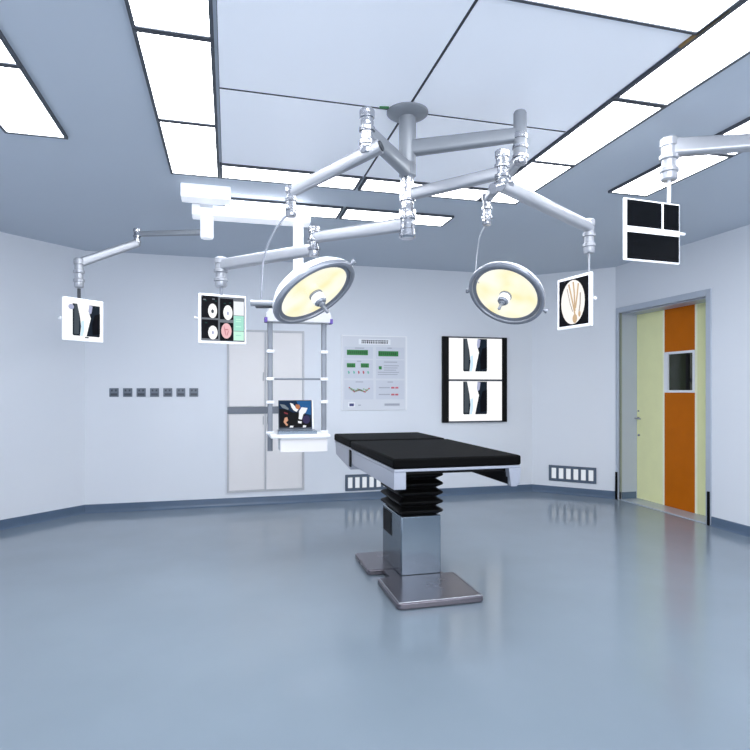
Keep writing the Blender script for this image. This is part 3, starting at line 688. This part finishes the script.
# laptop
lp = thing('laptop', 'open silver laptop with a racing motorcyclist on its screen, on the pendant shelf', 'laptop', (PX - .035, PY - .13, 1.0105), Matrix.Rotation(-.05, 3, 'Z'))
obj('keyboard_base', box(B(), (-.15, -.13, 0), (.16, .075, .024)), M_STEEL, lp, world=False, bevel=.003)
obj('keyboard', box(B(), (-.13, -.07, .0243), (.14, .055, .0265)), M_SOCK, lp, world=False)
Lm = Matrix.Translation((-.002, .078, .026)) @ Matrix.Diagonal((.87, 1, 1, 1)) @ Matrix.Rotation(-.22, 4, 'X')
bm = box(B(), (-.155, 0, 0), (.165, .010, .245)); bm.transform(Lm); lid = obj('screen_lid', bm, M_SOCKD, lp, world=False, bevel=.003)
bm = box(B(), (.166, -.002, .0), (.178, .012, .245)); bm.transform(Lm); obj('lid_edge', bm, M_WHITE, lid, world=False)
pc = Pic(-.0008)
BS = flat('wall_blue', (34, 92, 150), .9); BD = flat('night_blue', (16, 40, 70), .9); BK = flat('picture_black', (8, 8, 12), .8); SW = flat('suit_white', (238, 240, 246), .95); OR_ = flat('skin_orange', (190, 120, 80), .9); PK_ = flat('fairing_salmon', (214, 160, 130), .9); RD_ = flat('stripe_red', (130, 50, 56), .9); GYP = flat('picture_grey', (120, 132, 142), .9); VI = flat('wheel_violet', (52, 46, 84), .9)
def lpq(u, v): return (-.148 + (u - 190) / 260 * .306, .238 - (v - 240) / 205 * .226)
def lq(pts, m, up=True): pc.poly([lpq(*p) for p in pts], m, up)
lq([(190, 240), (450, 240), (450, 445), (190, 445)], BD)
lq([(330, 242), (448, 242), (448, 350), (370, 330)], BS)
lq([(195, 265), (235, 270), (268, 300), (262, 310), (215, 292)], GYP)
lq([(192, 300), (250, 305), (300, 330), (350, 330), (400, 345), (448, 380), (448, 444), (192, 444)], BK)
lq([(278, 256), (300, 262), (325, 290), (348, 306), (330, 326), (305, 312), (290, 292)], SW); lq([(350, 320), (372, 290), (420, 296), (405, 330), (385, 345), (372, 385), (345, 380), (350, 350)], SW, False)
lq([(325, 268), (352, 270), (362, 290), (345, 308), (322, 296)], OR_)
lq([(228, 325), (262, 335), (258, 345), (235, 338)], RD_); lq([(235, 370), (255, 365), (262, 390), (245, 405), (262, 425), (248, 432), (225, 402)], PK_, False)
a = lpq(408, 385); pc.ell(a[0], a[1], .035, .035, VI)
lq([(340, 395), (372, 398), (368, 416), (342, 412)], SW); lq([(280, 430), (305, 432), (300, 445), (272, 444)], SW, False); lq([(382, 428), (408, 430), (402, 445), (378, 445)], SW, False)
pc.build('screen', lid, Lm)

# ------------------------------------------------------------------ light, camera
def area(name, loc, rot, sx, sy, e, c=(1, 1, 1)):
    l = bpy.data.lights.new(name, 'AREA'); l.shape = 'RECTANGLE'; l.size = sx; l.size_y = sy; l.energy = e; l.color = c
    o = bpy.data.objects.new(name, l); o.location = loc; o.rotation_euler = rot; col.objects.link(o)
area('added_fill_light', (1.2, -1.45, 1.9), (math.radians(82), 0, 0), 5, 1.6, 160, (.95, .97, 1))  # unseen fill light added behind the camera to brighten the room
w = bpy.data.worlds.new('world'); w.use_nodes = True; w.node_tree.nodes['Background'].inputs[0].default_value = (.6, .7, .85, 1); w.node_tree.nodes['Background'].inputs[1].default_value = .4
sc = bpy.context.scene; sc.world = w
sc.view_settings.view_transform = 'Standard'
cam = bpy.data.cameras.new('camera'); cam.sensor_width = 36; cam.lens = FP / 750 * 36; cam.shift_y = 15 / 750; cam.clip_start = .05
co = bpy.data.objects.new('camera', cam); co.location = (0, 0, EYE); co.rotation_euler = (PI / 2, 0, -TH); col.objects.link(co)
sc.camera = co
